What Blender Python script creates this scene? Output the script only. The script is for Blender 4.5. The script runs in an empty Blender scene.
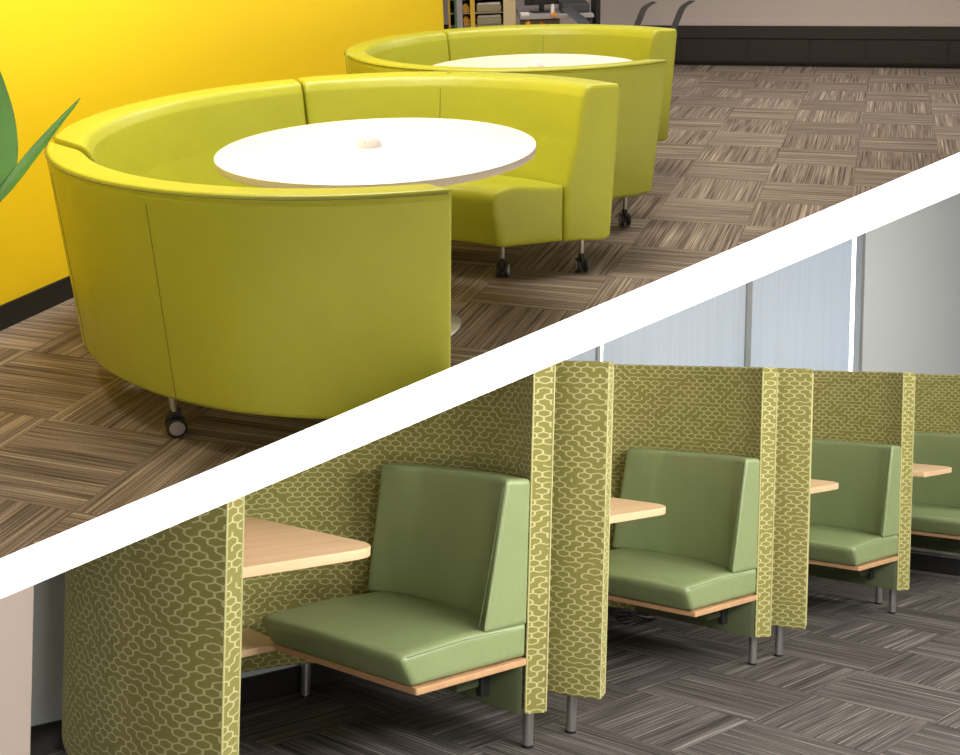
import bpy, bmesh, math, random
from mathutils import Matrix, Vector
random.seed(7)
S = bpy.context.scene
COL = S.collection
D = math.radians

# ------------------------------------------------------------------ camera
def cam_matrix(pitch, roll, h):
    cp, sp, cr, sr = math.cos(pitch), math.sin(pitch), math.cos(roll), math.sin(roll)
    fwd = Vector((0, cp, -sp)); up = Vector((0, sp, cp)); rt = Vector((1, 0, 0))
    r2 = cr * rt + sr * up; u2 = -sr * rt + cr * up
    m = Matrix.Identity(4)
    for i in range(3):
        m[i][0], m[i][1], m[i][2] = r2[i], u2[i], -fwd[i]
    m[2][3] = h
    return m
CAM = cam_matrix(.0095, .0256, 1.386)          # the booth room is the level one
LOUNGE = CAM @ cam_matrix(.4103, -.0305, 1.5828).inverted()   # lounge tilted to fit its own view; the slope is made up
cd = bpy.data.cameras.new('camera'); cam = bpy.data.objects.new('camera', cd); COL.objects.link(cam)
cam.matrix_world = CAM
cd.sensor_width = 36; cd.lens = 36 * 1088 / 960; cd.clip_end = 100
S.camera = cam

# ------------------------------------------------------------------ exposure, world
S.view_settings.view_transform = 'Standard'
S.view_settings.look = 'None'
S.view_settings.exposure = 0
S.view_settings.gamma = 1
S.view_settings.use_curve_mapping = False
w = bpy.data.worlds.new('world'); S.world = w; w.use_nodes = True
w.node_tree.nodes['Background'].inputs[0].default_value = (1, .98, .95, 1)
w.node_tree.nodes['Background'].inputs[1].default_value = .20

# ------------------------------------------------------------------ lights
def area(name, loc, target, sx, sy, power, col, frame=None):
    l = bpy.data.lights.new(name, 'AREA'); l.shape = 'RECTANGLE'; l.size = sx; l.size_y = sy
    l.energy = power; l.color = col
    o = bpy.data.objects.new(name, l); COL.objects.link(o)
    loc = Vector(loc); target = Vector(target)
    if frame is not None:
        loc = frame @ loc; target = frame @ target
    q = (target - loc).to_track_quat('-Z', 'Y')
    o.matrix_world = Matrix.Translation(loc) @ q.to_matrix().to_4x4()
    return o
WARM = (1, .93, .80); NEUT = (1, .97, .92); COOL = (.80, .90, 1)
# lounge ceiling lights
area('lounge_light', (-.5, 4.6, 3.0), (-.4, 4.4, 0), 1.0, 1.0, 70, WARM, LOUNGE)
area('lounge_light', (.9, 6.9, 3.0), (.7, 6.8, 0), 1.2, 1.2, 54, WARM, LOUNGE)
area('lounge_light', (3.0, 9.0, 3.0), (3.0, 9.0, 0), 2.0, 1.5, 75, NEUT, LOUNGE)
area('lounge_light', (-.9, 3.3, 2.9), (-1.7, 4.4, .8), .35, .35, 26, WARM, LOUNGE)
area('lounge_light', (-1.5, 2.7, 2.8), (-1.35, 3.0, 0), .3, .3, 13, WARM, LOUNGE)  # small lamp added to brighten the lounge floor at lower left
# booth room ceiling lights, a row in front of the booths
for k, (x, y) in enumerate([(2.3, 2.2), (3.3, 3.3), (4.5, 4.6), (5.9, 6.0)]):
    area('booth_and_fill_light', (x, y, 1.95 + .24 * k), (x - 1.6, y + 1.5, .3), .8, .8, 60, NEUT)
area('booth_and_fill_light', (1.45, 1.95, 1.72), (-.6, 3.6, .5), .45, .45, 34, NEUT)  # added fill lamp out of view, brightens the nearest backrest
area('booth_and_fill_light', (-2.0, 2.80, .42), (-1.49, 3.75, .4), .25, .25, 3.0, NEUT)  # added lamp hidden behind the wall return, lights the gap beside the booth
area('booth_and_fill_light', (.7, .3, .55), (-.6, 3.2, .85), .7, .5, 26, NEUT)  # added low fill lamp near the camera, lifts the nearest screen
area('booth_and_fill_light', (7.2, 5.6, 3.2), (5.2, 8.2, 2.2), 1.2, .8, 30, NEUT)  # added lamp out of view, brightens the plain wall at the right
# daylight outside the blinds is set up with the windows; added unseen strip lamp whitens the slab edge
A22 = D(22.95)
BANDU = Vector((math.cos(A22), math.sin(A22), 0)); BANDN = Vector((-math.sin(A22), math.cos(A22), 0))
p0 = CAM @ (BANDN * -.60 + Vector((0, 0, -.95))); p1 = CAM @ Vector((0, 0, -1.7))
o = area('added_wash_light', p0, p1, 2.8, .10, 9.5, (1, 1, 1)); o.data.spread = D(50)
zz = (p0 - p1).normalized(); xx = (CAM.to_3x3() @ BANDU).normalized(); yy = zz.cross(xx)
m = Matrix.Identity(4)
for i in range(3): m[i][0], m[i][1], m[i][2], m[i][3] = xx[i], yy[i], zz[i], p0[i]
o.matrix_world = m

# ------------------------------------------------------------------ node helpers
class NT:
    def __init__(s, mat):
        s.t = mat.node_tree; s.t.nodes.clear()
    def n(s, typ, **kw):
        nd = s.t.nodes.new(typ)
        for k, v in kw.items(): setattr(nd, k, v)
        return nd
    def put(s, sock, v):
        if isinstance(v, bpy.types.NodeSocket): s.t.links.new(v, sock)
        elif v is not None: sock.default_value = v
    def m(s, op, a, b=None, c=None):
        nd = s.n('ShaderNodeMath', operation=op)
        s.put(nd.inputs[0], a); s.put(nd.inputs[1], b)
        if c is not None: s.put(nd.inputs[2], c)
        return nd.outputs[0]
    def mix(s, f, a, b):
        nd = s.n('ShaderNodeMix', data_type='RGBA')
        s.put(nd.inputs[0], f); s.put(nd.inputs[6], a); s.put(nd.inputs[7], b)
        return nd.outputs[2]
    def mixf(s, f, a, b):
        nd = s.n('ShaderNodeMix', data_type='FLOAT')
        s.put(nd.inputs[0], f); s.put(nd.inputs[2], a); s.put(nd.inputs[3], b)
        return nd.outputs[0]
    def xyz(s, x, y, z=0.0):
        nd = s.n('ShaderNodeCombineXYZ')
        s.put(nd.inputs[0], x); s.put(nd.inputs[1], y); s.put(nd.inputs[2], z)
        return nd.outputs[0]
    def sep(s, v):
        nd = s.n('ShaderNodeSeparateXYZ'); s.put(nd.inputs[0], v)
        return nd.outputs
    def noise(s, v, scale, detail=2, rough=.5, dim='3D'):
        nd = s.n('ShaderNodeTexNoise', noise_dimensions=dim)
        if v is not None: s.put(nd.inputs['Vector' if dim != '1D' else 'W'], v)
        nd.inputs['Scale'].default_value = scale; nd.inputs['Detail'].default_value = detail
        nd.inputs['Roughness'].default_value = rough
        return nd.outputs[0]
    def white(s, v):
        nd = s.n('ShaderNodeTexWhiteNoise', noise_dimensions='3D'); s.put(nd.inputs['Vector'], v)
        return nd.outputs[0]
    def ramp(s, f, stops):
        nd = s.n('ShaderNodeValToRGB'); s.put(nd.inputs[0], f)
        e = nd.color_ramp.elements
        while len(e) > 1: e.remove(e[0])
        e[0].position = stops[0][0]; e[0].color = (*stops[0][1], 1)
        for p, c in stops[1:]:
            x = e.new(p); x.color = (*c, 1)
        return nd.outputs[0]
    def bump(s, h, strength=.2, dist=.01):
        nd = s.n('ShaderNodeBump'); s.put(nd.inputs['Height'], h)
        nd.inputs['Strength'].default_value = strength; nd.inputs['Distance'].default_value = dist
        return nd.outputs[0]
    def out(s, col, rough=.5, metal=0, spec=.5, bump=None, **kw):
        b = s.n('ShaderNodeBsdfPrincipled'); o = s.n('ShaderNodeOutputMaterial')
        s.put(b.inputs['Base Color'], (*col, 1) if isinstance(col, tuple) and len(col) == 3 else col)
        s.put(b.inputs['Roughness'], rough); b.inputs['Metallic'].default_value = metal
        b.inputs['Specular IOR Level'].default_value = spec
        if bump is not None: s.put(b.inputs['Normal'], bump)
        for k, v in kw.items(): s.put(b.inputs[k.replace('_', ' ')], v)
        s.t.links.new(b.outputs[0], o.inputs[0])
        return b
def newmat(name):
    m = bpy.data.materials.new(name); m.use_nodes = True
    return m, NT(m)
def plain(name, col, rough=.5, metal=0, spec=.5, var=.06, scale=9):
    m, t = newmat(name)
    tc = t.n('ShaderNodeTexCoord').outputs['Object']
    nz = t.noise(tc, scale, 3)
    lo = tuple(max(0, c * (1 - var)) for c in col); hi = tuple(min(1, c * (1 + var)) for c in col)
    t.out(t.mix(nz, (*lo, 1), (*hi, 1)), rough, metal, spec)
    return m
def vinyl(name, col, rough=.38, var=.10):
    m, t = newmat(name)
    tc = t.n('ShaderNodeTexCoord').outputs['Object']
    big = t.noise(tc, 3.5, 3); fine = t.noise(tc, 260, 2)
    wr = t.noise(tc, 9, 3)
    c = t.mix(big, (*[x * (1 - var) for x in col], 1), (*[min(1, x * (1 + var)) for x in col], 1))
    h = t.m('ADD', t.m('MULTIPLY', wr, 1.0), t.m('MULTIPLY', fine, .05))
    t.out(c, rough, 0, .5, t.bump(h, .35, .012))
    return m
def carpet(name, stops, tile, rot, seed, speck=.25):
    m, t = newmat(name)
    tc = t.n('ShaderNodeTexCoord').outputs['Object']
    mp = t.n('ShaderNodeMapping'); t.put(mp.inputs[0], tc); mp.inputs['Rotation'].default_value = (0, 0, -rot)
    mp.inputs['Location'].default_value = (seed[0], seed[1], 0)
    x, y, _ = t.sep(mp.outputs[0])
    px = t.m('DIVIDE', x, tile); py = t.m('DIVIDE', y, tile)
    ix = t.m('FLOOR', px); iy = t.m('FLOOR', py)
    par = t.m('FLOORED_MODULO', t.m('ADD', ix, iy), 2)
    s = t.mixf(par, x, y); a = t.mixf(par, y, x)
    rnd = t.white(t.xyz(ix, iy, 3.1))
    s2 = t.m('ADD', s, t.m('MULTIPLY', rnd, 40))
    n1 = t.noise(t.xyz(t.m('MULTIPLY', s2, 95), t.m('MULTIPLY', a, 1.1), rnd), 1, 2, .55)
    n2 = t.noise(t.xyz(t.m('MULTIPLY', s2, 190), t.m('MULTIPLY', a, 3), 5.0), 1, 1)
    n4 = t.noise(t.xyz(t.m('MULTIPLY', s2, 14), t.m('MULTIPLY', a, .6), 8.0), 1, 1)
    n3 = t.noise(t.xyz(t.m('MULTIPLY', s2, 420), t.m('MULTIPLY', a, 120), 1.0), 1, 2)
    v = t.m('ADD', t.m('ADD', t.m('MULTIPLY', n1, .70), t.m('MULTIPLY', n2, .42)), -.08)
    v = t.m('ADD', v, t.m('MULTIPLY', t.m('SUBTRACT', n3, .5), speck))
    v = t.m('ADD', v, t.m('MULTIPLY', t.m('SUBTRACT', n4, .5), .22))
    v = t.m('ADD', v, t.m('MULTIPLY', t.m('SUBTRACT', rnd, .5), .05))
    c = t.ramp(v, stops)
    fx = t.m('ABSOLUTE', t.m('SUBTRACT', t.m('FRACT', px), .5)); fy = t.m('ABSOLUTE', t.m('SUBTRACT', t.m('FRACT', py), .5))
    e = t.m('GREATER_THAN', t.m('MAXIMUM', fx, fy), .4955)
    c = t.mix(t.m('MULTIPLY', e, .35), c, (.03, .025, .02, 1))
    t.out(c, .95, 0, .15, t.bump(v, .6, .006))
    return m
def hexfabric(name, base, base2, line):
    m, t = newmat(name)
    uv = t.n('ShaderNodeUVMap'); uv.uv_map = 'UVMap'
    u, v, _ = t.sep(uv.outputs[0])
    W, RH = .050, .0198
    x = t.m('DIVIDE', u, W); y = t.m('MULTIPLY', t.m('DIVIDE', v, RH), .8660254)
    R3 = 1.7320508
    def cell(ox, oy):
        a = t.m('SUBTRACT', t.m('FLOORED_MODULO', t.m('SUBTRACT', x, ox), 1.0), .5)
        b = t.m('SUBTRACT', t.m('FLOORED_MODULO', t.m('SUBTRACT', y, oy), R3), R3 / 2)
        return a, b
    ax, ay = cell(0, 0); bx, by = cell(.5, R3 / 2)
    la = t.m('ADD', t.m('MULTIPLY', ax, ax), t.m('MULTIPLY', ay, ay))
    lb = t.m('ADD', t.m('MULTIPLY', bx, bx), t.m('MULTIPLY', by, by))
    sel = t.m('LESS_THAN', la, lb)
    gx = t.mixf(sel, bx, ax); gy = t.mixf(sel, by, ay)
    d0 = gx
    hx = t.m('MULTIPLY', gx, .5); hy = t.m('MULTIPLY', gy, .8660254)
    d1 = t.m('ADD', hx, hy); d2 = t.m('SUBTRACT', hx, hy)
    a0, a1, a2 = t.m('ABSOLUTE', d0), t.m('ABSOLUTE', d1), t.m('ABSOLUTE', d2)
    mx = t.m('MAXIMUM', a0, t.m('MAXIMUM', a1, a2))
    is0 = t.m('GREATER_THAN', a0, t.m('MAXIMUM', a1, a2))
    is1 = t.m('MULTIPLY', t.m('SUBTRACT', 1.0, is0), t.m('GREATER_THAN', a1, a2))
    is2 = t.m('SUBTRACT', t.m('SUBTRACT', 1.0, is0), is1)
    sg = t.m('ADD', t.m('ADD', t.m('MULTIPLY', is0, t.m('SIGN', d0)), t.m('MULTIPLY', is1, t.m('SIGN', d1))), t.m('MULTIPLY', is2, t.m('SIGN', d2)))
    exx = t.m('ADD', is0, t.m('MULTIPLY', t.m('ADD', is1, is2), .5))
    eyy = t.m('MULTIPLY', t.m('SUBTRACT', is1, is2), .8660254)
    cx = t.m('SUBTRACT', x, gx); cy = t.m('SUBTRACT', y, gy)
    mxp = t.m('ADD', cx, t.m('MULTIPLY', t.m('MULTIPLY', sg, exx), .5))
    myp = t.m('ADD', cy, t.m('MULTIPLY', t.m('MULTIPLY', sg, eyy), .5))
    kx = t.m('ROUND', t.m('MULTIPLY', mxp, 4)); ky = t.m('ROUND', t.m('MULTIPLY', myp, 4.6188))
    keep = t.m('GREATER_THAN', t.white(t.xyz(kx, ky, 2.0)), .17)
    wgt = t.n('ShaderNodeMapRange'); t.put(wgt.inputs[0], t.m('SUBTRACT', .5, mx))
    wgt.inputs[1].default_value = .055; wgt.inputs[2].default_value = .10
    wgt.inputs[3].default_value = 1; wgt.inputs[4].default_value = 0
    mask = t.m('MULTIPLY', wgt.outputs[0], keep)
    big = t.noise(t.xyz(u, v), 5, 2)
    weave = t.m('ADD', t.m('SINE', t.m('MULTIPLY', u, 3500)), t.m('SINE', t.m('MULTIPLY', v, 3500)))
    b = t.mix(big, (*base, 1), (*base2, 1))
    c = t.mix(mask, b, (*line, 1))
    t.out(c, .85, 0, .2, t.bump(t.m('ADD', t.m('MULTIPLY', weave, .15), mask), .15, .002), Sheen_Weight=.1)
    return m
def wood(name, c0, c1, axis=0):
    m, t = newmat(name)
    tc = t.n('ShaderNodeTexCoord').outputs['Object']
    x, y, z = t.sep(tc)
    if axis: x, y = y, x
    n = t.noise(t.xyz(t.m('MULTIPLY', x, 2.2), t.m('MULTIPLY', y, 28), t.m('MULTIPLY', z, 10)), 1, 4, .6)
    n2 = t.noise(t.xyz(t.m('MULTIPLY', x, 9), t.m('MULTIPLY', y, 220), z), 1, 2)
    f = t.m('ADD', t.m('MULTIPLY', n, .75), t.m('MULTIPLY', n2, .25))
    t.out(t.ramp(f, [(.3, c0), (.7, c1)]), .42, 0, .45)
    return m

M = {}
M['lime'] = vinyl('lime_vinyl', (.45, .452, .034))
M['lime_seam'] = plain('lime_seam', (.17, .16, .02), .6)
M['sage'] = vinyl('sage_vinyl', (.225, .275, .125), .36, .07)
M['sage_seam'] = plain('sage_seam', (.06, .085, .03), .6)
M['fabric'] = hexfabric('honeycomb_fabric', (.205, .195, .050), (.245, .225, .062), (.50, .45, .225))
M['piping'] = plain('piping', (.46, .44, .19), .6)
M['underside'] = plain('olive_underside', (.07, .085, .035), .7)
M['laminate'] = plain('white_laminate', (.90, .86, .82), .35, var=.015)
M['edge'] = plain('laminate_edge', (.62, .52, .46), .4)
M['wood'] = wood('maple', (.62, .40, .22), (.74, .52, .31))
M['plywood'] = wood('plywood_edge', (.42, .24, .12), (.55, .33, .17), 1)
M['chrome'] = plain('brushed_steel', (.55, .53, .52), .28, .9)
M['rubber'] = plain('black_rubber', (.02, .02, .02), .5)
M['wheel_disc'] = plain('wheel_disc', (.42, .40, .44), .35, .2)
M['black'] = plain('black_plastic', (.012, .012, .013), .45)
M['charcoal'] = plain('charcoal', (.05, .052, .06), .45)
M['yellow'] = plain('yellow_wall', (.96, .67, .006), .55, var=.02, scale=1.5)
M['black_base'] = plain('black_baseboard', (.015, .014, .013), .5)
M['far_wall'] = plain('greige_wall', (.50, .42, .38), .7, var=.02, scale=1)
M['panel_dark'] = plain('dark_panel', (.026, .019, .016), .5, var=.2, scale=5)
M['white'] = plain('white_paint', (.95, .95, .95), .6, var=.0)
M['wall'] = plain('grey_wall', (.57, .60, .59), .7, var=.03, scale=.8)
M['pinkwall'] = plain('beige_wall', (.50, .41, .35), .7, var=.02, scale=.8)
M['frame'] = plain('window_frame', (.30, .31, .31), .4, .3)
M['leaf'] = plain('leaf', (.06, .165, .015), .6, var=.35, scale=12)
M['leafstem'] = plain('leaf_stem', (.22, .13, .04), .5, var=.3)
M['pot'] = plain('pot', (.25, .24, .23), .6)
M['carpetA'] = carpet('brown_carpet', [(.30, (.085, .063, .048)), (.40, (.165, .125, .098)), (.49, (.245, .190, .150)), (.58, (.34, .27, .215)), (.68, (.52, .43, .33))], .50, D(70), (-.183, -.06, 0))
M['carpetB'] = carpet('grey_carpet', [(.30, (.026, .023, .021)), (.40, (.056, .049, .044)), (.50, (.088, .077, .070)), (.58, (.135, .119, .109)), (.68, (.25, .225, .208))], .526, D(47.06), (.271, -.037, 0))

# ------------------------------------------------------------------ mesh helpers
def rpoly(pts, rad, seg=5):
    """rounded polygon; rad a number or one per corner"""
    n = len(pts); out = []
    if not isinstance(rad, (list, tuple)): rad = [rad] * n
    for i in range(n):
        p = Vector(pts[i]); a = Vector(pts[i - 1]); b = Vector(pts[(i + 1) % n]); r = rad[i]
        if r <= 0: out.append(tuple(p)); continue
        da = (a - p); db = (b - p); la, lb = da.length, db.length; da.normalize(); db.normalize()
        ang = da.angle(db)
        if ang > 3.10: out.append(tuple(p)); continue
        d = min(r / math.tan(ang / 2), la * .49, lb * .49)
        A = p + da * d; B = p + db * d
        for k in range(seg + 1):
            t = k / seg
            out.append(tuple((1 - t) ** 2 * A + 2 * t * (1 - t) * p + t * t * B))
    return out
def inset(poly, d):
    n = len(poly); area2 = sum(poly[i][0] * poly[(i + 1) % n][1] - poly[(i + 1) % n][0] * poly[i][1] for i in range(n))
    s = 1 if area2 > 0 else -1; res = []
    for i in range(n):
        a = Vector(poly[i - 1]); b = Vector(poly[(i + 1) % n]); t = (b - a)
        if t.length < 1e-9: res.append(poly[i]); continue
        t.normalize(); nn = Vector((-t.y, t.x)) * s
        res.append((poly[i][0] + nn.x * d, poly[i][1] + nn.y * d))
    return res
def offs(pts, d):
    n = len(pts); A = sum(pts[i][0] * pts[(i + 1) % n][1] - pts[(i + 1) % n][0] * pts[i][1] for i in range(n)); s = 1 if A > 0 else -1; out = []
    for i in range(n):
        p = Vector(pts[i]); t0 = (p - Vector(pts[i - 1])).normalized(); t1 = (Vector(pts[(i + 1) % n]) - p).normalized()
        n0 = Vector((-t0.y, t0.x)) * s; n1 = Vector((-t1.y, t1.x)) * s; b = n0 + n1
        out.append(tuple(p + b * (d / max(.3, 1 + n0.dot(n1)))))
    return out
def prof_at(pr, d):
    pts, rad = pr
    return rpoly(offs(pts, d), [max(x - d, .0015) for x in rad], 5)
class MB:
    def __init__(s): s.v = []; s.f = []; s.uv = {}
    def ring(s, pts):
        b = len(s.v); s.v += [tuple(p) for p in pts]; return list(range(b, b + len(pts)))
    def bridge(s, a, b, closed=True):
        n = len(a)
        for i in range(n if closed else n - 1):
            j = (i + 1) % n; s.f.append((a[i], a[j], b[j], b[i]))
    def cap(s, r, flip=False): s.f.append(tuple(r[::-1] if flip else r))
    def loft(s, rings, caps=True, close=False):
        rs = [s.ring(r) for r in rings]
        for a, b in zip(rs, rs[1:]): s.bridge(a, b)
        if close: s.bridge(rs[-1], rs[0])
        elif caps: s.cap(rs[0], True); s.cap(rs[-1])
        return rs
    def box(s, lo, hi, r=.0):
        if r <= 0:
            x0, y0, z0 = lo; x1, y1, z1 = hi
            s.loft([[(x0, y0, z), (x1, y0, z), (x1, y1, z), (x0, y1, z)] for z in (z0, z1)])
        else:
            base = rpoly([(lo[0], lo[1]), (hi[0], lo[1]), (hi[0], hi[1]), (lo[0], hi[1])], r, 4)
            s.slab(base, lo[2], hi[2], min(r, (hi[2] - lo[2]) * .45))
    def slab(s, poly, z0, z1, r=.003, seg=4):
        rings = []
        for k in range(seg + 1):
            t = k / seg; a = t * math.pi / 2
            rings.append([(x, y, z0 + r * (1 - math.cos(a)) if False else z0 + r * math.sin(a) * t) for x, y in inset(poly, r * (1 - math.sin(a)))])
        rings = []
        for k in range(seg + 1):
            a = k / seg * math.pi / 2
            rings.append([(x, y, z0 + r * (1 - math.cos(a))) for x, y in inset(poly, r * (1 - math.sin(a)))])
        for k in range(seg + 1):
            a = k / seg * math.pi / 2
            rings.append([(x, y, z1 - r * (1 - math.sin(a))) for x, y in inset(poly, r * (1 - math.cos(a)))])
        s.loft(rings)
    def cyl(s, c0, c1, r0, r1=None, seg=20, bev=0):
        c0, c1 = Vector(c0), Vector(c1); r1 = r0 if r1 is None else r1
        ax = (c1 - c0).normalized(); u = ax.orthogonal().normalized(); v = ax.cross(u)
        def rg(c, r): return [c + (u * math.cos(2 * math.pi * k / seg) + v * math.sin(2 * math.pi * k / seg)) * r for k in range(seg)]
        if bev: s.loft([rg(c0, r0 - bev), rg(c0 + ax * bev, r0), rg(c1 - ax * bev, r1), rg(c1, r1 - bev)])
        else: s.loft([rg(c0, r0), rg(c1, r1)])
    def tube(s, pts, r, seg=6, closed=False):
        pts = [Vector(p) for p in pts]; n = len(pts); rings = []; u = None
        for i in range(n):
            a = pts[i - 1] if (i > 0 or closed) else pts[i]; b = pts[(i + 1) % n] if (i < n - 1 or closed) else pts[i]
            t = (b - a).normalized()
            u = t.orthogonal().normalized() if u is None else (u - t * u.dot(t)).normalized()
            v = t.cross(u)
            rr = r[i] if isinstance(r, (list, tuple)) else r
            rings.append([pts[i] + (u * math.cos(2 * math.pi * k / seg) + v * math.sin(2 * math.pi * k / seg)) * rr for k in range(seg)])
        s.loft(rings, close=closed)
    def lathe(s, prof, c=(0, 0, 0), seg=48):
        rings = [[(c[0] + r * math.cos(2 * math.pi * k / seg), c[1] + r * math.sin(2 * math.pi * k / seg), c[2] + z) for k in range(seg)] for r, z in prof]
        s.loft(rings)
    def build(s, name, mat, parent=None, smooth=True, uvf=None, angle=38):
        me = bpy.data.meshes.new(name); me.from_pydata(s.v, [], s.f)
        if uvf is not None:
            l = me.uv_layers.new(name='UVMap')
            for p in me.polygons:
                for li in p.loop_indices: l.data[li].uv = uvf(me.loops[li].vertex_index, p.index)
        bm = bmesh.new(); bm.from_mesh(me); bmesh.ops.recalc_face_normals(bm, faces=bm.faces); bm.to_mesh(me); bm.free()
        if smooth:
            for p in me.polygons: p.use_smooth = True
            me.set_sharp_from_angle(angle=D(angle))
        me.materials.append(mat)
        o = bpy.data.objects.new(name, me); COL.objects.link(o)
        if parent is not None: o.parent = parent
        return o
LOUNGE_ROOTS = []; BOOTH_ROOTS = []; ROOM = [None]
def reg(o): (LOUNGE_ROOTS if ROOM[0] == 'lounge' else BOOTH_ROOTS).append(o); return o
def thing(name, label, cat, loc=(0, 0, 0), rz=0, group=None):
    o = bpy.data.objects.new(name, None); COL.objects.link(o); o.empty_display_size = .1
    o.location = loc; o.rotation_euler = (0, 0, rz); o['label'] = label; o['category'] = cat
    if group: o['group'] = group
    return reg(o)
def tag(o, label, cat, group=None, kind=None):
    o['label'] = label; o['category'] = cat
    if group: o['group'] = group
    if kind: o['kind'] = kind
    return reg(o)
def struct(name, mb, mat, label=None, **kw):
    o = mb.build(name, mat, **kw); o['kind'] = 'structure'
    if label: o['label'] = label
    return reg(o)
def dup(root, loc, rz, label, group=None):
    r = root.copy(); COL.objects.link(r); r.location = loc; r.rotation_euler = (0, 0, rz); r['label'] = label
    if group: r['group'] = group
    def rec(a, b):
        for ch in [x for x in list(bpy.data.objects) if x.parent == a]:
            c = ch.copy(); COL.objects.link(c); c.parent = b; rec(ch, c)
    rec(root, r)
    return reg(r)

# ================================================================== BORDER BAND BETWEEN THE TWO VIEWS, BUILT AS AN ADDED SLAB
T = .0584; NEAR = 1.7
sl = MB()
def sp(a, b, z): return CAM @ (BANDU * a + BANDN * b + Vector((0, 0, -z)))
off = .0027
sl.loft([[sp(-6, -T / 2 + off, z), sp(7, -T / 2 + off, z), sp(7, T / 2 + off, z), sp(-6, T / 2 + off, z)] for z in (NEAR, 13.5)])  # made wide and deep so neither room's lamps reach the other
o = sl.build('border_band', M['white'], smooth=False); o['kind'] = 'structure'
o['label'] = 'white diagonal border band between the two views, built as an added sloping slab'

# ================================================================== BOOTH ROOM
ROOM[0] = 'booth'
TH = .8214; du = Vector((math.cos(TH), math.sin(TH), 0)); dv = Vector((-du.y, du.x, 0)); R0 = Vector((.2694, 3.8832, 0)); STEP = 1.6528
def W(u, v, z=0): return R0 + du * u + dv * v + Vector((0, 0, z))
f = MB(); f.ring([(-7, 0, 0), (14, 0, 0), (14, 16, 0), (-7, 16, 0)]); f.cap([0, 1, 2, 3])
fl = struct('floor', f, M['carpetB'], 'dark grey striped carpet tiles laid in alternating directions in the booth room', smooth=False)
fr = thing  # alias guard
def ubox(mb, u0, u1, v0, v1, z0, z1):
    c = [W(u0, v0), W(u1, v0), W(u1, v1), W(u0, v1)]
    mb.loft([[(p.x, p.y, z) for p in c] for z in (z0, z1)])
VB = 1.235
wb = MB(); ubox(wb, -3.0, 0.15, VB, VB + .15, 0, 3.4)
ubox(wb, .15, 5.32, VB, VB + .15, 0, .95); ubox(wb, 5.32, 12.5, VB, VB + .02, 0, 4.6)
struct('wall_back', wb, M['wall'], 'pale grey wall behind the row of booths', smooth=False)
bb = MB(); ubox(bb, -3.0, 12.5, VB - .012, VB - .001, 0, .10)
struct('baseboard_back', bb, M['black_base'], 'black baseboard on the wall behind the booths', smooth=False)
pw = MB(); ubox(pw, -2.9, -1.70, .4, .44, 0, 2.2)
struct('wall_left', pw, M['pinkwall'], 'beige wall return left of the nearest booth', smooth=False)
# windows: frame, glass; blinds hang in front
def window(name, u0, u1, label):
    fm = MB()
    for a, b, c, d in [(u0, u0 + .035, .95, 4.4), (u1 - .035, u1, .95, 4.4), (u0, u1, .95, .99)]:
        ubox(fm, a, b, VB + .02, VB + .09, c, d)
    o = struct(name, fm, M['frame'], label, smooth=False)
    g = MB(); ubox(g, u0 + .03, u1 - .03, VB + .05, VB + .056, .98, 4.4)
    go = g.build('pane', M['glass'], o, smooth=False)
    return o
m, t = newmat('glass'); b = t.out((1, 1, 1), .0, 0, .5, Transmission_Weight=1.0, IOR=1.02); M['glass'] = m
m, t = newmat('blind')
tc = t.n('ShaderNodeTexCoord').outputs['Object']
mpn = t.n('ShaderNodeMapping'); t.put(mpn.inputs[0], tc); mpn.inputs['Rotation'].default_value = (0, 0, -TH)
bx, by, bz = t.sep(mpn.outputs[0])
st = t.noise(t.xyz(t.m('MULTIPLY', bx, 45), t.m('MULTIPLY', bz, .7), 0), 1, 3, .6)
cc = t.mix(st, (.50, .55, .60, 1), (.66, .70, .745, 1))
df = t.n('ShaderNodeBsdfDiffuse'); tr = t.n('ShaderNodeBsdfTranslucent'); ms = t.n('ShaderNodeMixShader'); ou = t.n('ShaderNodeOutputMaterial')
t.put(df.inputs[0], cc); t.put(tr.inputs[0], cc); ms.inputs[0].default_value = .45
t.t.links.new(df.outputs[0], ms.inputs[1]); t.t.links.new(tr.outputs[0], ms.inputs[2]); t.t.links.new(ms.outputs[0], ou.inputs[0])
M['blind'] = m
window('window_1', .15, 1.90, 'leftmost window, behind the second booth')
window('window_2', 1.90, 3.53, 'middle window behind the booths')
window('window_3', 3.53, 6.6, 'rightmost window beside the plain wall, with a bright gap at its right edge')
BL = [('blue-white roller blind furthest left, mostly hidden by the white band', .18, 1.855),
      ('blue-white roller blind between the thin white gap and the dark mullion', 1.925, 3.50),
      ('blue-white roller blind beside the bright daylight gap, right of the dark mullion', 3.57, 5.12)]
for lab, u0, u1 in BL:
    rb = thing('roller_blind', lab, 'blind', tuple(W((u0 + u1) / 2, VB - .02, 1.0)), TH, 'roller blinds on the windows')
    hw = (u1 - u0) / 2
    c = MB(); N = 24
    c.loft([[(-hw, .003, z), (hw, .003, z), (hw, .005, z), (-hw, .005, z)] for z in (.0, 1.7, 3.3)])
    c.build('cloth', M['blind'], rb, smooth=False)
    r = MB(); r.box((-hw, -.004, -.02), (hw, .012, .005), .003); r.build('bottom_rail', M['frame'], rb)
mu = MB(); ubox(mu, 3.50, 3.565, VB - .03, VB + .02, .95, 4.2); struct('trim_1', mu, M['frame'], 'dark grey mullion between two blinds', smooth=False)
mu = MB(); ubox(mu, 1.855, 1.885, VB - .03, VB + .02, .95, 4.2); struct('trim_2', mu, M['frame'], 'thin grey mullion left of the second blind', smooth=False)
mu = MB(); ubox(mu, 5.27, 5.33, VB - .03, VB + .02, .95, 4.4); struct('trim_3', mu, M['frame'], 'grey jamb right of the bright window gap', smooth=False)
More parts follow.
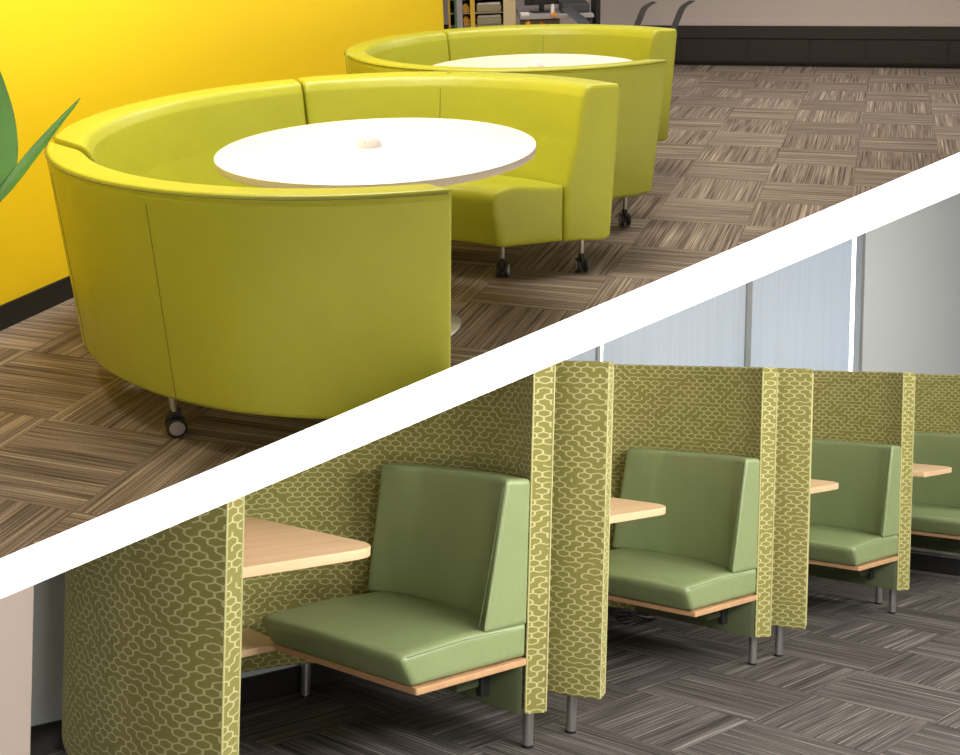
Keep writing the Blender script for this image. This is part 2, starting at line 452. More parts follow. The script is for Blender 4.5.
# daylight
m, t = newmat('sky'); e = t.n('ShaderNodeEmission'); e.inputs[0].default_value = (.90, .95, 1, 1); e.inputs[1].default_value = 5.2
ou = t.n('ShaderNodeOutputMaterial'); t.t.links.new(e.outputs[0], ou.inputs[0])
sk = MB(); ubox(sk, -1.5, 18, VB + 2.0, VB + 2.02, 0, 6); struct('sky_outside', sk, m, 'bright overcast sky outside the windows', smooth=False)

# --- booth
OUT = [(.690, 0), (.745, .10), (.780, .22), (.798, .36), (.798, .52), (.765, .72), (.685, .92), (.57, 1.07), (.42, 1.165), (.22, 1.205), (0, 1.21)]
ctl = OUT + [(-x, y) for x, y in OUT[-2:6:-1]] + [(-.665, .92), (-.742, .72), (-.778, .52), (-.788, .36), (-.780, .20), (-.758, .075), (-.709, -.045)]
def catmull(P, per=6):
    P = [Vector(p) for p in P]; Q = [2 * P[0] - P[1]] + P + [2 * P[-1] - P[-2]]; out = []
    for i in range(1, len(Q) - 2):
        for k in range(per):
            t = k / per; a, b, c, d = Q[i - 1], Q[i], Q[i + 1], Q[i + 2]
            out.append(.5 * ((2 * b) + (c - a) * t + (2 * a - 5 * b + 4 * c - d) * t * t + (3 * b - a - 3 * c + d) * t ** 3))
    out.append(P[-1]); return out
path = [Vector((p.x - .690, p.y)) for p in catmull(ctl)]
WT = .085
def booth_wall(parent, path):
    ZB, ZT = .157, 1.42
    prof = rpoly([(0, ZB), (WT, ZB), (WT, ZT), (0, ZT)], [.012, .012, .022, .022], 4)   # a = distance inward, b = height
    n = len(path); mb = MB(); uv = []; rings = []; s = 0; info = []
    for i in range(n):
        a = path[max(i - 1, 0)]; b = path[min(i + 1, n - 1)]; tg = (b - a).normalized(); nn = Vector((-tg.y, tg.x))
        if i: s += (path[i] - path[i - 1]).length
        rings.append([(path[i].x + nn.x * q, path[i].y + nn.y * q, z) for q, z in prof])
        for q, z in prof: uv.append((s + (0 if q < WT / 2 else .9), z))
        info.append((nn, s))
    rs = mb.loft(rings)
    L = s; np_ = len(prof); nfaces = len(mb.f)
    capA, capB = nfaces - 2, nfaces - 1
    def uvf(vi, pi):
        if pi in (capA, capB):
            q, z = prof[vi % np_]; return (q + (.31 if pi == capA else .77), z)
        return uv[vi]
    o = mb.build('curved_screen', M['fabric'], parent, uvf=uvf)
    # piping down both edges of each end
    for idx in (0, n - 1):
        nn = info[idx][0]
        tg = (path[1] - path[0]).normalized() if idx == 0 else (path[-2] - path[-1]).normalized()
        tb = MB()
        for q in (.004, WT - .004):
            p = path[idx] + nn * q
            tb.tube([(p.x, p.y, z) for z in (.162, .5, .9, 1.40)], .0036)
        pp = tb.build('piping', M['piping'], o)
    return o
def strip_loft(mb, stations, prof_fn, mapf, rho=.02, seg=4):
    """loft prof_fn(t) along stations (metres), closing both ends with a rounded edge"""
    s0, s1 = stations[0], stations[-1]; rings = [[mapf(s0, x, y) for x, y in prof_at(prof_fn(s0), rho + .004)]]
    for k in range(seg):
        a = k / seg * math.pi / 2; d = rho * (1 - math.sin(a)); s = s0 + rho * (1 - math.cos(a))
        rings.append([mapf(s, x, y) for x, y in prof_at(prof_fn(s), d)])
    for s in stations:
        if s0 + rho <= s <= s1 - rho: rings.append([mapf(s, x, y) for x, y in prof_at(prof_fn(s), 0)])
    for k in range(seg, -1, -1):
        a = k / seg * math.pi / 2; d = rho * (1 - math.sin(a)); s = s1 - rho * (1 - math.cos(a))
        rings.append([mapf(s, x, y) for x, y in prof_at(prof_fn(s), d)])
    rings.append([mapf(s1, x, y) for x, y in prof_at(prof_fn(s1), rho + .004)])
    mb.loft(rings)
def lin(x, xs, ys):
    if x <= xs[0]: return ys[0]
    for i in range(1, len(xs)):
        if x <= xs[i]:
            t = (x - xs[i - 1]) / (xs[i] - xs[i - 1]); t2 = t * t * (3 - 2 * t)
            return ys[i - 1] + (ys[i] - ys[i - 1]) * (.5 * t + .5 * t2)
    return ys[-1]
def make_booth(trim=0):
    t = thing('privacy_booth', 'x', 'booth', tuple(W(0, 0)), TH, 'upholstered privacy booths in a row')
    booth_wall(t, path[:len(path) - trim] if trim else path)
    # seat cushion
    st = [.035 + i * (.755 / 18) for i in range(19)]
    def sprof(v):
        dip = .004 * math.sin(math.pi * (v - .035) / .755)
        return ([(-.078, .362), (-.632, .362), (-.70, .470 + dip), (-.40, .488 + dip), (-.078, .484)], [.012, .02, .028, .10, .012])
    s = MB(); strip_loft(s, st, sprof, lambda v, x, y: (x, v, y), .022)
    so = s.build('seat', M['sage'], t)
    # back cushion
    bf = lambda v: lin(v, [.03, .14, .27, .5, .7, .84], [-.315, -.185, -.125, -.085, -.09, -.145])
    tf = lambda v: lin(v, [.03, .2, .4, .6, .72], [-.205, -.165, -.135, -.13, -.165])
    bk = lambda v: lin(v, [.03, .3, .6, .84], [-.072, .0, .015, -.005])
    def bprof(v):
        f0 = bf(v); f1 = tf(v); k = bk(v)
        return ([(k - .003, .476), (f0, .476), (f1, 1.0), (max(k - .003, f1 + .06), .995)], [.01, .02, .024, .02])
    def bmap(v, x, y):
        # far edge slants: shorter at the top
        fr_ = (v - .035) / .80; top = (y - .476) / .524
        return (x, v - .10 * fr_ * top, y)
    bm_ = MB(); strip_loft(bm_, [.035 + i * (.80 / 22) for i in range(23)], bprof, bmap, .02)
    bo = bm_.build('backrest', M['sage'], t)
    # seams
    q = MB()
    q.tube([(-.318, .047, .505), (-.262, .046, .75), (-.212, .046, .975)], .0018); q.build('seam', M['sage_seam'], bo)
    q = MB(); q.tube([(-.115, .038, .470), (-.40, .038, .476), (-.66, .038, .462)], .0016); q.build('seam', M['sage_seam'], so)
    # plywood board under the seat
    b = MB(); b.slab(rpoly([(-.080, .03), (-.622, .03), (-.622, .78), (-.080, .78)], .01), .336, .358, .002)
    b.build('seat_board', M['plywood'], t)
    # table top: rounded corner towards the seat
    tp = MB(); tp.slab(rpoly([(-.735, .07), (-.68, .95), (-.82, 1.10), (-1.25, 1.02), (-1.38, .75), (-1.40, .35), (-1.335, .045)], [.15, .05, .05, .1, .1, .1, .02], 12), .789, .820, .0035)
    tp.build('table_top', M['wood'], t)
    sb = MB(); sb.slab(rpoly([(-.57, .80), (-.53, 1.07), (-1.20, 1.07), (-1.28, .80)], .01), .325, .350, .002)
    sb.build('shelf_board', M['wood'], t)
    # legs
    for (x, y) in [(.025, .105), (-1.43, .27) if trim else (-1.385, .095), (-.20, 1.125), (-1.18, 1.125)]:
        l = MB(); l.cyl((x, y, .008), (x, y, .16), .0195, .0195, 20); lo = l.build('leg', M['chrome'], t)
        c = MB(); c.cyl((x, y, 0), (x, y, .010), .0205, .0205, 20, .001); c.build('foot', M['black'], lo)
    # lower side panel inside right end and bracket with outlet
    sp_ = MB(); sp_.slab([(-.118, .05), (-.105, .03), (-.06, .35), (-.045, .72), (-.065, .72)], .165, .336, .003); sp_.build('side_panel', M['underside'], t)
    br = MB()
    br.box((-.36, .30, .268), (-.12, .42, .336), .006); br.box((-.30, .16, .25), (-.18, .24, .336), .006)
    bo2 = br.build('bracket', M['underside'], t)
    ou_ = MB(); ou_.box((-.19, .145, .215), (-.145, .175, .31), .006); ou_.build('power_outlet', M['black'], t)
    return t
B1 = make_booth()
B1['label'] = 'nearest green honeycomb-fabric booth, its table and whole seat in the foreground'
dup(B1, tuple(W(STEP, 0)), TH, 'second green booth, with black cables coiled on the floor under its seat')
dup(B1, tuple(W(2 * STEP, 0)), TH, 'third green booth, smaller, left of the one cut by the right edge')
B4 = make_booth(13); B4.location = W(3 * STEP, 0); B4['label'] = 'furthest green booth at the right edge of the picture'

# cables on the floor under the second booth
cb = MB(); random.seed(3)
for k in range(4):
    pts = []
    for i in range(28):
        a = i / 28 * 2 * math.pi
        pts.append(W(STEP + .34 + (.12 + .02 * k) * math.cos(a) + .01 * k, 1.0 + (.07 + .012 * k) * math.sin(a), .008 + .013 * k + .012 * math.sin(3 * a + k)))
    cb.tube(pts, .0045, 6, True)
cb.tube([W(STEP + .46, 1.0, .01), W(STEP + .58, 1.02, .012), W(STEP + .66, 1.05, .02), W(STEP + .70, 1.08, .05)], .0045)
tag(cb.build('power_cable', M['black']), 'coiled black power cables lying under the second booth seat', 'cable')
ct = thing('cable_trunking', 'low black floor trunking with silver edges under the furthest booth', 'trunking', tuple(W(3 * STEP - .16, .14)), TH)
c = MB(); c.box((-.02, -.35, 0), (.02, .85, .14)); c.build('body', M['black'], ct, smooth=False)
c = MB(); c.box((-.03, -.35, .14), (.025, .85, .152)); c.box((-.03, -.35, .0), (-.02, .85, .02)); c.build('edge_strip', M['chrome'], ct, smooth=False)

# ================================================================== LOUNGE
ROOM[0] = 'lounge'
f = MB(); f.ring([(-6, -1, 0), (9, -1, 0), (9, 14, 0), (-6, 14, 0)]); f.cap([0, 1, 2, 3])
struct('floor', f, M['carpetA'], 'brown striped carpet tiles laid in alternating directions in the lounge', smooth=False)
WD = D(67.45); wu = Vector((math.cos(WD), math.sin(WD), 0)); wn = Vector((-wu.y, wu.x, 0)); W0 = Vector((-2.001, 4.276, 0))
def LW(s, d, z=0): return W0 + wu * s + wn * d + Vector((0, 0, z))
def lbox(mb, s0, s1, d0, d1, z0, z1):
    c = [LW(s0, d0), LW(s1, d0), LW(s1, d1), LW(s0, d1)]
    mb.loft([[(p.x, p.y, z) for p in c] for z in (z0, z1)])
SE = 4.74
wl = MB(); lbox(wl, -3.5, SE, .012, .14, 0, 3.2)
struct('wall_side', wl, M['yellow'], 'bright yellow wall behind the round sofas', smooth=False)
bl = MB(); lbox(bl, -3.5, SE, 0, .012, 0, .10)
struct('baseboard_side', bl, M['black_base'], 'black baseboard along the yellow wall', smooth=False)
FD = D(-18.6); fu = Vector((math.cos(FD), math.sin(FD), 0)); fn = Vector((-fu.y, fu.x, 0)); F0 = Vector((2.107, 11.55, 0))
def FW(s, d, z=0): return F0 + fu * s + fn * d + Vector((0, 0, z))
def fbox(mb, s0, s1, d0, d1, z0, z1):
    c = [FW(s0, d0), FW(s1, d0), FW(s1, d1), FW(s0, d1)]
    mb.loft([[(p.x, p.y, z) for p in c] for z in (z0, z1)])
fw = MB(); fbox(fw, -4.5, 6, .10, .25, 0, 3)
struct('wall_far', fw, M['far_wall'], 'pale greige wall above the dark panelling at the far side', smooth=False)
fb = MB(); fbox(fb, -4.5, 6, .02, .10, 0.03, .27); fbox(fb, -4.5, 6, .0, .10, .275, .395); fbox(fb, -4.5, 6, .06, .10, 0, .03)
xs = [-3.6, -2.9, -2.1, -1.3, -.55, .05, .72, 1.32, 1.85, 2.6, 3.4, 4.2, 5.0]
struct('baseboard_far', fb, M['panel_dark'], 'dark brown low panelling along the far wall', smooth=False)
for i, (a, b_) in enumerate(zip(xs, xs[1:])):
    pn = MB(); fbox(pn, a + .015, b_ - .015, .005, .03, .05, .262)
    o = pn.build('trim_panel', M['panel_dark'], smooth=False); o['kind'] = 'structure'; o['label'] = 'dark brown access panel of the far low panelling'; reg(o)
tr_ = MB(); fbox(tr_, -4.5, 6, -.005, .10, .395, .408); struct('trim_4', tr_, M['far_wall'], 'pale ledge on top of the dark panelling', smooth=False)

# --- curved sofa modules
SEATZ = .43
def caster(parent, x, y, rz):
    c = MB(); c.cyl((x, y, .088), (x, y, .172), .0115, .0115, 14)
    co = c.build('caster', M['chrome'], parent)
    ca, sa = math.cos(rz), math.sin(rz)
    def P(a, b, z): return (x + a * ca - b * sa, y + a * sa + b * ca, z)
    h = MB(); h.loft([[P(-.012 - .01 * k, -.008, z) , P(.022, -.008, z), P(.022, .008, z), P(-.012 - .01 * k, .008, z)] for k, z in ((0, .092), (2, .06), (1, .03))]); h.build('fork', M['rubber'], co)
    for sgn in (-1, 1):
        wv = MB(); wv.cyl(P(0, sgn * .009, .034), P(0, sgn * .027, .034), .034, .034, 26, .004); wo = wv.build('wheel', M['rubber'], co)
        dd = MB(); dd.cyl(P(0, sgn * .0265, .034), P(0, sgn * .0295, .034), .026, .024, 24)
        d_ = dd.build('wheel_disc', M['wheel_disc'], co)
def sofa_module(name, label, C, R, a0, a1, k0, k1, group, casters, seams, H=.861, lean=.03, seam_in=(), zb=.168, zt=0):
    """a0,a1 outer end angles (deg) ; k = degrees the cut swings per metre inward"""
    t = thing(name, label, 'sofa', (C[0], C[1], 0), 0, group)
    Lr = R * abs(D(a1 - a0)); N = max(18, int(abs(a1 - a0) / 2.2))
    def mp(s, x, y):
        # s runs 0..Lr ; x is distance inward from the outer radius
        f_ = s / Lr; aa = D((a0 + k0 * (min(x, .15) if k0 > 50 else x)) * (1 - f_) + (a1 + k1 * x + zt * (H - y)) * f_); r = R - x
        return (r * math.cos(aa), r * math.sin(aa), y)
    backp = ([(lean + .02, zb), (lean * .9, zb + .02), (.0, H - .03), (.006, H), (.118, H - .003), (.138, H - .05), (.160, .62), (.195, SEATZ - .01), (.200, zb)],
                  [.012, .01, .02, .012, .04, .04, .05, .01, .005])
    seatp = ([(.203, zb), (.200, SEATZ - .004), (.40, SEATZ + .010), (.498, SEATZ - .012), (.490, .30), (.472, zb)], [.004, .012, .05, .060, .05, .025])
    st = [Lr * i / N for i in range(N + 1)]
    b = MB(); strip_loft(b, st, lambda s: backp, mp, .018); bo = b.build('backrest', M['lime'], t)
    b = MB(); strip_loft(b, st, lambda s: seatp, mp, .030); so = b.build('seat', M['lime'], t)
    q = MB(); q.tube([mp(Lr * (.01 + .98 * i / 60), -.001, H - .011) for i in range(61)], .0024, 6); q.build('top_seam', M['lime_seam'], bo)
    for sa in seams:
        f_ = (sa - a0) / (a1 - a0)
        q = MB(); q.tube([mp(f_ * Lr, lean * (1 - (z - zb) / (H - zb)) * .95 , z) for z in (zb + .015, .3, .5, .7, H - .05)], .0016, 5); q.build('panel_seam', M['lime_seam'], bo)
    for sa in seam_in:
        f_ = (sa - a0) / (a1 - a0)
        q = MB(); q.tube([mp(f_ * Lr, x, z) for x, z in ((.015, H - .004), (.07, H + .0005), (.118, H - .012), (.139, H - .06), (.162, .62), (.185, .49))], .0014, 5); q.build('panel_seam', M['lime_seam'], bo)
    for (r, a, rz) in casters:
        caster(t, r * math.cos(D(a)), r * math.sin(D(a)), D(rz))
    return t
C1 = (-.3726, 4.166); R1 = 1.187
G1 = 'modules of the large round sofa in the foreground'; G2 = 'modules of the round sofa further back'
sofa_module('curved_sofa', 'lime green curved sofa section nearest the camera, outer back turned to the viewer', (C1[0] + .025, C1[1] - .05), R1 - .01, -168.5, -75.6, 100, -22, G1,
            [(1.095, -127.0, 20), (1.095, -86, 40), (.80, -100, 10), (.80, -140, 10)], [-121.0, -152], seam_in=(), lean=.008, zt=-1.8)
sofa_module('curved_sofa', 'lime green curved sofa section against the yellow wall at the left, behind the white table', C1, R1 - .03, 191.0, 112.9, 100, 0, G1,
            [(1.05, 192, 20), (1.05, 118, 0), (.78, 185, 0), (.78, 120, 0)], [150], seam_in=())
sofa_module('curved_sofa', 'lime green curved sofa section with seat end and casters facing right, by the large table', C1, R1 - .005, 112.2, 30.3, 0, 36, G1,
            [(1.10, 107, 0), (1.09, 38.0, 100), (.80, 52.0, 80), (.78, 105, 0)], [70], seam_in=(75,))
C2 = (.345, 6.31); R2 = 1.04
sofa_module('curved_sofa', 'lime green curved sofa section of the rear ring, its outer back facing the viewer', C2, R2 - .01, -168, -52.5, 10, -25, G2,
            [(.93, -120, 0), (.84, -58, 100), (.72, -65, 0), (.70, -140, 10)], [-110], lean=.06, zb=.185)
sofa_module('curved_sofa', 'lime green curved sofa section of the rear ring touching the end of the yellow wall', C2, R2, 189.5, 122.0, 0, 0, G2,
            [(.92, 180, 0), (.92, 130, 0), (.66, 150, 0)], [])
sofa_module('curved_sofa', 'rear ring lime green curved sofa section furthest away, below the office desk', C2, R2 + .01, 121.4, 29.5, 0, 34, G2,
            [(.92, 110, 0), (.94, 42, 90), (.66, 55, 90), (.66, 100, 0)], [75], seam_in=(80,), zb=.185)

# --- round tables
def round_table(label, c, r=.612):
    t = thing('round_table', label, 'table', (c[0], c[1], 0), 0, 'round white tables inside the sofa rings')
    a = MB(); a.lathe([(.001, .740), (r - .004, .740), (r, .738), (r, .737), (r - .001, .736), (.001, .736)], seg=96); a.build('table_top', M['laminate'], t, angle=30)
    a = MB(); a.lathe([(.001, .7359), (r - .001, .7359), (r, .734), (r, .712), (r - .003, .710), (.001, .710)], seg=96); a.build('edge_band', M['edge'], t, angle=30)
    a = MB(); a.cyl((0, 0, .02), (0, 0, .71), .045, .045, 28); a.build('pedestal', M['chrome'], t)
    a = MB(); a.lathe([(.001, .022), (.06, .022), (.27, .016), (.30, .010), (.30, .0), (.001, .0)], seg=64); a.build('base', M['chrome'], t)
    return t
round_table('large round white table ringed by the foreground sofa', (-.370, 4.19), .612)
round_table('white round table inside the rear sofa ring, only its top showing', (.345, 6.23), .612)
def dome(label, c, rz):
    t = thing('power_dome', label, 'power outlet', c, rz)
    N = 40; prof = [(.036, 0), (.0365, .006), (.034, .018), (.028, .031), (.018, .041), (.008, .046), (.001, .047)]
    a = MB(); rings = []
    for r, z in prof: rings.append([(r * 1.25 * math.cos(2 * math.pi * k / N), r * .95 * math.sin(2 * math.pi * k / N), z) for k in range(N)])
    a.loft(rings); a.build('housing', M['white_plastic'], t)
    h = MB()
    for x, z in ((-.006, .022), (.006, .022), (0, .030)): h.cyl((x - .010, -.024 + (z - .018) * .7, z), (x - .010, -.0325 + (z - .018) * .7, z), .0019, .0019, 8)
    h.build('socket_hole', M['charcoal'], t)
M['white_plastic'] = plain('white_plastic', (.80, .73, .71), .35, var=.01)
dome('small white power dome in the middle of the large table', (-.395, 4.19, .7405), 0)
dome('small white power dome on the rear table', (.36, 6.20, .7405), 0)

# --- plant at the left edge
pl = thing('potted_plant', 'broad-leaved green potted plant by the yellow wall at the left edge', 'plant', (-1.80, 2.95, 0), 0)
a = MB(); a.lathe([(.001, 0), (.15, 0), (.20, .38), (.205, .40), (.19, .40), (.185, .36), (.001, .355)], seg=32); a.build('pot', M['pot'], pl)
def leaf(base, tip, width, droop, twist, fold=.25, brown=False, name='leaf', shape=.55, nrm=None):
    base, tip = Vector(base), Vector(tip); ax = tip - base; L = ax.length; axn = ax.normalized()
    side = Vector(nrm) if nrm else axn.cross(Vector((0, 0, 1))); side = (side - axn * side.dot(axn)).normalized()
    up = side.cross(axn).normalized(); N, K = 26, 9; mb = MB(); top = []; bot = []
    for i in range(N + 1):
        t = i / N; c = base + ax * t + up * (droop * math.sin(math.pi * t)); wd = width * (math.sin(math.pi * t ** shape) ** .75) * .5 + .0008
        rt = []; rb = []
        for k in range(K):
            u = k / (K - 1) * 2 - 1
            ripple = .0012 * math.sin(t * 40) * abs(u) * width / .2
            p = c + side * (u * wd) + up * (abs(u) * wd * fold + ripple)
            rt.append(p + up * .0008); rb.append(p - up * .0008)
        top.append(mb.ring(rt)); bot.append(mb.ring(rb))
    for rs in (top, bot):
        for p, q in zip(rs, rs[1:]): mb.bridge(p, q, False)
    for p, q, r_, s_ in zip(top, top[1:], bot, bot[1:]):
        mb.f.append((p[0], q[0], s_[0], r_[0])); mb.f.append((p[-1], q[-1], s_[-1], r_[-1]))
    lo = mb.build(name, M['leafstem'] if brown else M['leaf'], pl, angle=60)
    rbm = MB(); rbm.tube([base + ax * t + up * (droop * math.sin(math.pi * t) + .002) for t in [i / 12 for i in range(13)]], [.004 * (1 - i / 14) for i in range(13)]); rbm.build('midrib', M['leaf'], lo)
PO = Vector((-1.80, 2.95, 0))
def stem(pts, r=.008):
    a = MB(); a.tube([Vector(p) - PO for p in pts], r, 8); a.build('stem', M['leafstem'], pl)
def LF(b, t, *a, **k): leaf(Vector(b) - PO, Vector(t) - PO, *a, **k)
LF((-1.155, 2.60, .955), (-.920, 2.62, 1.19), .026, .008, 0, fold=.3, nrm=(-.55, -.5, .6))
LF((-1.16, 2.61, .965), (-1.085, 2.62, 1.045), .022, .004, 0, fold=.5, brown=True, nrm=(-.55, -.5, .6))
stem([(-1.78, 2.94, .36), (-1.55, 2.85, .60), (-1.155, 2.60, .958)])
LF((-1.200, 2.62, .93), (-1.170, 2.56, 1.50), .225, .02, 0, fold=.12, nrm=(1, .25, 0), shape=.75)
stem([(-1.80, 2.95, .36), (-1.50, 2.8, .65), (-1.205, 2.62, .935)])
LF((-1.75, 2.9, .9), (-1.95, 2.75, 1.5), .25, .03, 0, fold=.15); stem([(-1.81, 2.95, .36), (-1.78, 2.93, .6), (-1.75, 2.9, .905)])
LF((-1.62, 3.1, .95), (-1.72, 3.35, 1.6), .22, .03, 0, fold=.15); stem([(-1.79, 2.97, .36), (-1.72, 3.03, .65), (-1.62, 3.1, .955)])

# --- clutter beyond the wall end: shelf unit, desk, chairs
M['shelfyellow'] = plain('shelf_yellow', (.80, .50, .05), .5)
M['tan'] = plain('tan_board', (.68, .54, .32), .6)
M['tray'] = plain('tray', (.36, .31, .20), .6)
M['paper'] = plain('paper', (.85, .82, .80), .7)
M['gold'] = plain('gold_item', (.62, .33, .04), .5, var=.3)
M['green_item'] = plain('green_item', (.10, .20, .08), .5)
M['grey_item'] = plain('grey_item', (.42, .38, .40), .5)
M['desk_brown'] = plain('desk_brown', (.10, .072, .045), .5)
M['orange'] = plain('orange_leaf', (.95, .36, .02), .5)
M['red'] = plain('red_leaf', (.75, .07, .02), .5)
YS = 9.45
su = thing('shelf_unit', 'open shelf unit with yellow and tan uprights just past the yellow wall', 'shelf', (0, YS, 0), 0)
for x0, x1, mt in ((-.17, -.155, 'shelfyellow'), (.012, .05, 'shelfyellow'), (.285, .385, 'tan')):
    a = MB(); a.box((x0, -.02, 0), (x1, .38, 1.25)); a.build('upright', M[mt], su, smooth=False)
for z in (.10, .30, .45, .56, .66, .76, .87, .99):
    a = MB(); a.box((-.155, .0, z - .008), (.012, .36, z)); a.box((.05, .0, z - .008), (.285, .36, z)); a.build('shelf', M['tray'], su, smooth=False)
a = MB(); a.box((-.17, .38, 0), (.385, .392, 1.25)); a.build('back_panel', M['desk_brown'], su, smooth=False)
k = 0
for z in (.56, .66, .76):
    o = MB(); o.box((.065, .03, z + .001), (.27, .33, z + .055), .006); q_ = o.build('storage_tray', M['tray'], smooth=True); q_.location = (0, YS, 0)
    tag(q_, ['tan storage tray lowest visible in the shelf unit', 'tan storage tray in the middle of the shelf unit', 'tan storage tray highest in the shelf unit'][k], 'tray', 'trays in the shelf unit')
    o = MB(); o.loft([[(.07, .04, z + .058), (.265, .04, z + .058), (.265, .30, z + .058), (.07, .30, z + .058)], [(.075, .04, z + .072), (.262, .04, z + .078), (.262, .30, z + .07), (.075, .30, z + .066)]]); q_ = o.build('paper_stack', M['paper'], smooth=False); q_.location = (0, YS, 0)
    tag(q_, ['white paper stack on the lowest visible tan tray', 'white paper stack on the middle tan tray', 'white paper stack on the top tan tray'][k], 'paper', 'paper stacks in the shelf unit')
    k += 1
k = 0
for z in (.56, .66, .76):
    o = MB()
    o.loft([[(-.045, .03, z + .002), (.008, .03, z + .002), (.008, .2, z + .002), (-.045, .2, z + .002)], [(-.05, .02, z + .05), (.008, .03, z + .035), (.008, .2, z + .04), (-.045, .2, z + .05)], [(-.03, .05, z + .075), (.0, .05, z + .055), (.0, .18, z + .06), (-.03, .18, z + .07)]])
    q_ = o.build('craft_bundle', M['gold'], smooth=False); q_.location = (0, YS, 0)
    tag(q_, ['orange-gold folded bundle low beside the yellow upright', 'orange-gold folded bundle mid-height beside the yellow upright', 'orange-gold folded bundle at the top beside the yellow upright'][k], 'bundle', 'gold bundles in the shelf unit')
    k += 1
for x0, x1, mt, nm, lab in ((-.118, -.103, 'green_item', 'binder', 'thin dark green binder standing in the shelf unit'), (-.10, -.052, 'grey_item', 'binder', 'grey binder standing right of the green binder')):
    o = MB(); o.box((x0, -.04, .455), (x1, -.022, .90)); q_ = o.build(nm, M[mt], smooth=False); q_.location = (0, YS, 0)
    tag(q_, lab, 'binder', 'binders in the shelf unit')
# desk
dk = thing('desk', 'dark brown office desk behind the rear sofa ring', 'desk', (.42, YS - .05, 0), 0)
a = MB(); a.box((0, 0, .70), (.61, .75, .725)); a.build('desk_top', M['grey_item'], dk, smooth=False)
a = MB(); a.box((0.0, .02, .0), (.33, .05, .70)); a.build('front_panel', M['desk_brown'], dk, smooth=False)
a = MB(); a.box((.30, .05, .0), (.33, .72, .70)); a.build('side_panel', M['desk_brown'], dk, smooth=False)
a = MB(); a.box((.575, .02, .0), (.60, .72, .70)); a.build('side_panel', M['charcoal'], dk, smooth=False)
# things on and before the desk
mo = thing('monitor', 'black monitor standing at the left of the office desk', 'monitor', (.62, YS + .25, .726), .25)
a = MB(); a.box((-.15, 0, .06), (.15, .02, .30), .004); a.build('bezel', M['black'], mo)
a = MB(); a.box((-.07, -.003, .07), (.13, 0, .28)); a.build('screen', M['panel_dark'], mo, smooth=False)
a = MB(); a.box((-.02, .0, 0), (.02, .02, .08)); a.box((-.08, -.05, 0), (.08, .07, .008)); a.build('stand', M['black'], mo, smooth=False)
o = MB(); o.cyl((.70, YS + .12, .726), (.70, YS + .12, .80), .018, .014, 16); tag(o.build('bottle', M['paper']), 'small white bottle standing on the office desk', 'bottle')
o = MB(); o.box((.78, YS + .1, .726), (1.01, YS + .5, .80), .008); tag(o.build('printer', M['charcoal']), 'dark low machine at the right of the office desk', 'printer')
o = MB(); o.box((.43, YS - .01, .726), (.50, YS + .16, .74)); tag(o.build('notepad', M['paper'], smooth=False), 'white notepad at the left corner of the office desk', 'notepad')
def mapleleaf(x, y, z, s, mat, label):
    P = []
    for i in range(20):
        a = i / 20 * 2 * math.pi + math.pi / 2; r = s * (1.0 if i % 4 == 0 else .62 if i % 2 == 0 else .45)
        P.append((r * math.cos(a), r * math.sin(a)))
    mb = MB(); mb.loft([[(px, yy_, pz) for px, pz in P] for yy_ in (0, .004)])
    o = mb.build('paper_leaf', M[mat], smooth=False); o.location = (x, y, z)
    tag(o, label, 'leaf decoration', 'autumn leaf decorations on the office desk')
mapleleaf(.488, YS - .037, .664, .034, 'orange', 'orange paper leaf stuck at the left of the brown desk front')
mapleleaf(.60, YS - .037, .655, .030, 'red', 'red paper leaf in the middle of the brown desk front')
mapleleaf(.70, YS - .075, .735, .034, 'orange', 'orange paper leaf at the upper right of the brown desk front')
# office chair with black back
def curvechair(name, label, x, y, rz, grp=None, h=.90):
    t = thing(name, label, 'chair', (x, y, 0), rz, grp)
    a = MB(); n = 16; rings = []
    for i in range(n + 1):
        f_ = i / n; z = .44 + f_ * (h - .44); xo = .22 + .02 * f_ - .05 * math.sin(math.pi * f_) + (.10 * max(0, f_ - .7) / .3) ** 1
        hw = .20 * (1 - .35 * f_ ** 3)
        rings.append([(xo - .05 * math.cos(u_ * 1.4) , hw * u_, z) for u_ in [j / 8 * 2 - 1 for j in range(9)]] + [(xo - .05 * math.cos(u_ * 1.4) + .015, hw * u_, z) for u_ in [1 - j / 8 * 2 for j in range(9)]])
    a.loft(rings); a.build('backrest', M['charcoal'], t)
    a = MB(); a.box((-.24, -.22, .42), (.22, .22, .47), .02); a.build('seat', M['charcoal'], t)
    a = MB(); a.cyl((0, 0, .08), (0, 0, .42), .025); a.build('pedestal', M['chrome'], t)
    for k in range(5):
        q = k * 2 * math.pi / 5; a = MB(); a.tube([(0, 0, .10), (.25 * math.cos(q), .25 * math.sin(q), .065)], .014); a.cyl((.25 * math.cos(q), .25 * math.sin(q), .0), (.25 * math.cos(q), .25 * math.sin(q), .06), .018); a.build('leg', M['black'], t)
    return t
curvechair('office_chair', 'dark grey office chair at the right end of the desk', 1.10, YS - .31, 2.9, h=.80)
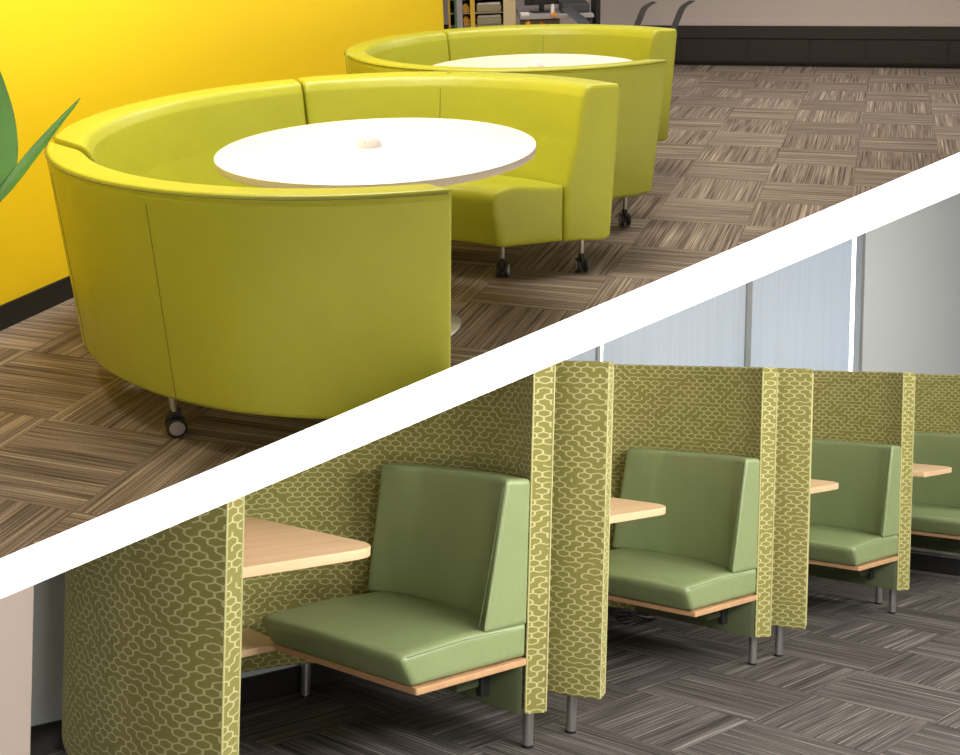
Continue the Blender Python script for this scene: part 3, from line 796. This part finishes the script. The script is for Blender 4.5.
# dark post
a = MB(); a.box((1.06, YS + .1, 0), (1.10, YS + .5, 1.4)); tag(a.build('partition_end', M['black'], smooth=False), 'narrow dark partition edge between the desk and the far greige wall', 'partition')
def barchair(label, x, y):
    t = thing('sled_chair', label, 'chair', (x, y, 0), 0, 'curved black chairs by the far wall')
    for k in (0,):
        a = MB(); pts = [(-.20, k, .0), (-.10, k, .45), (-.03, k, .62), (.02, k, .74), (.06, k, .83), (.13, k, .875)]
        rings = []
        P = catmull([(p[0], p[2]) for p in pts], 6)
        for i, p in enumerate(P):
            wd = .036
            rings.append([(p.x - wd * .6, k, p.y), (p.x + wd * .6, k, p.y - .004), (p.x + wd * .6, k + .03, p.y - .004), (p.x - wd * .6, k + .03, p.y)])
        a.loft(rings); a.build('arm', M['charcoal'], t)
    a = MB(); a.box((-.25, .0, .40), (-.10, .28, .44), .015); a.build('seat', M['charcoal'], t)
    for xx in (-.23,):
        for k in (0.02, .26): a = MB(); a.cyl((xx, k, 0), (xx, k, .40), .012); a.build('leg', M['charcoal'], t)
barchair('curved black chair back at the left, above the rear sofa ring', 1.265, 8.6)
barchair('curved black chair back at the right, above the end of the rear sofa ring', 1.555, 8.6)

# ================================================================== place the lounge, trim both rooms at the slab
bpy.context.view_layer.update()
for o in LOUNGE_ROOTS:
    o.matrix_world = LOUNGE @ o.matrix_local
bpy.context.view_layer.update()
pc = CAM @ (BANDN * off); pn = (CAM.to_3x3() @ BANDN).normalized()
def kids(o):
    r = [o]
    for c in o.children: r += kids(c)
    return r
for roots, sgn in ((LOUNGE_ROOTS, 1), (BOOTH_ROOTS, -1)):
    for r in roots:
        for o in kids(r):
            if o.type != 'MESH': continue
            mw = o.matrix_world
            ds = [((mw @ v.co) - pc).dot(pn) * sgn for v in o.data.vertices]
            if min(ds) >= 0: continue
            if max(ds) <= 0:
                if not o.children: bpy.data.objects.remove(o)
                continue
            me = o.data.copy(); o.data = me
            inv = mw.inverted(); lc = inv @ pc; ln = (mw.to_3x3().transposed() @ pn).normalized()
            bm = bmesh.new(); bm.from_mesh(me)
            bmesh.ops.bisect_plane(bm, geom=list(bm.verts) + list(bm.edges) + list(bm.faces), dist=1e-5, plane_co=lc, plane_no=ln * sgn, clear_inner=True)
            bm.to_mesh(me); bm.free()
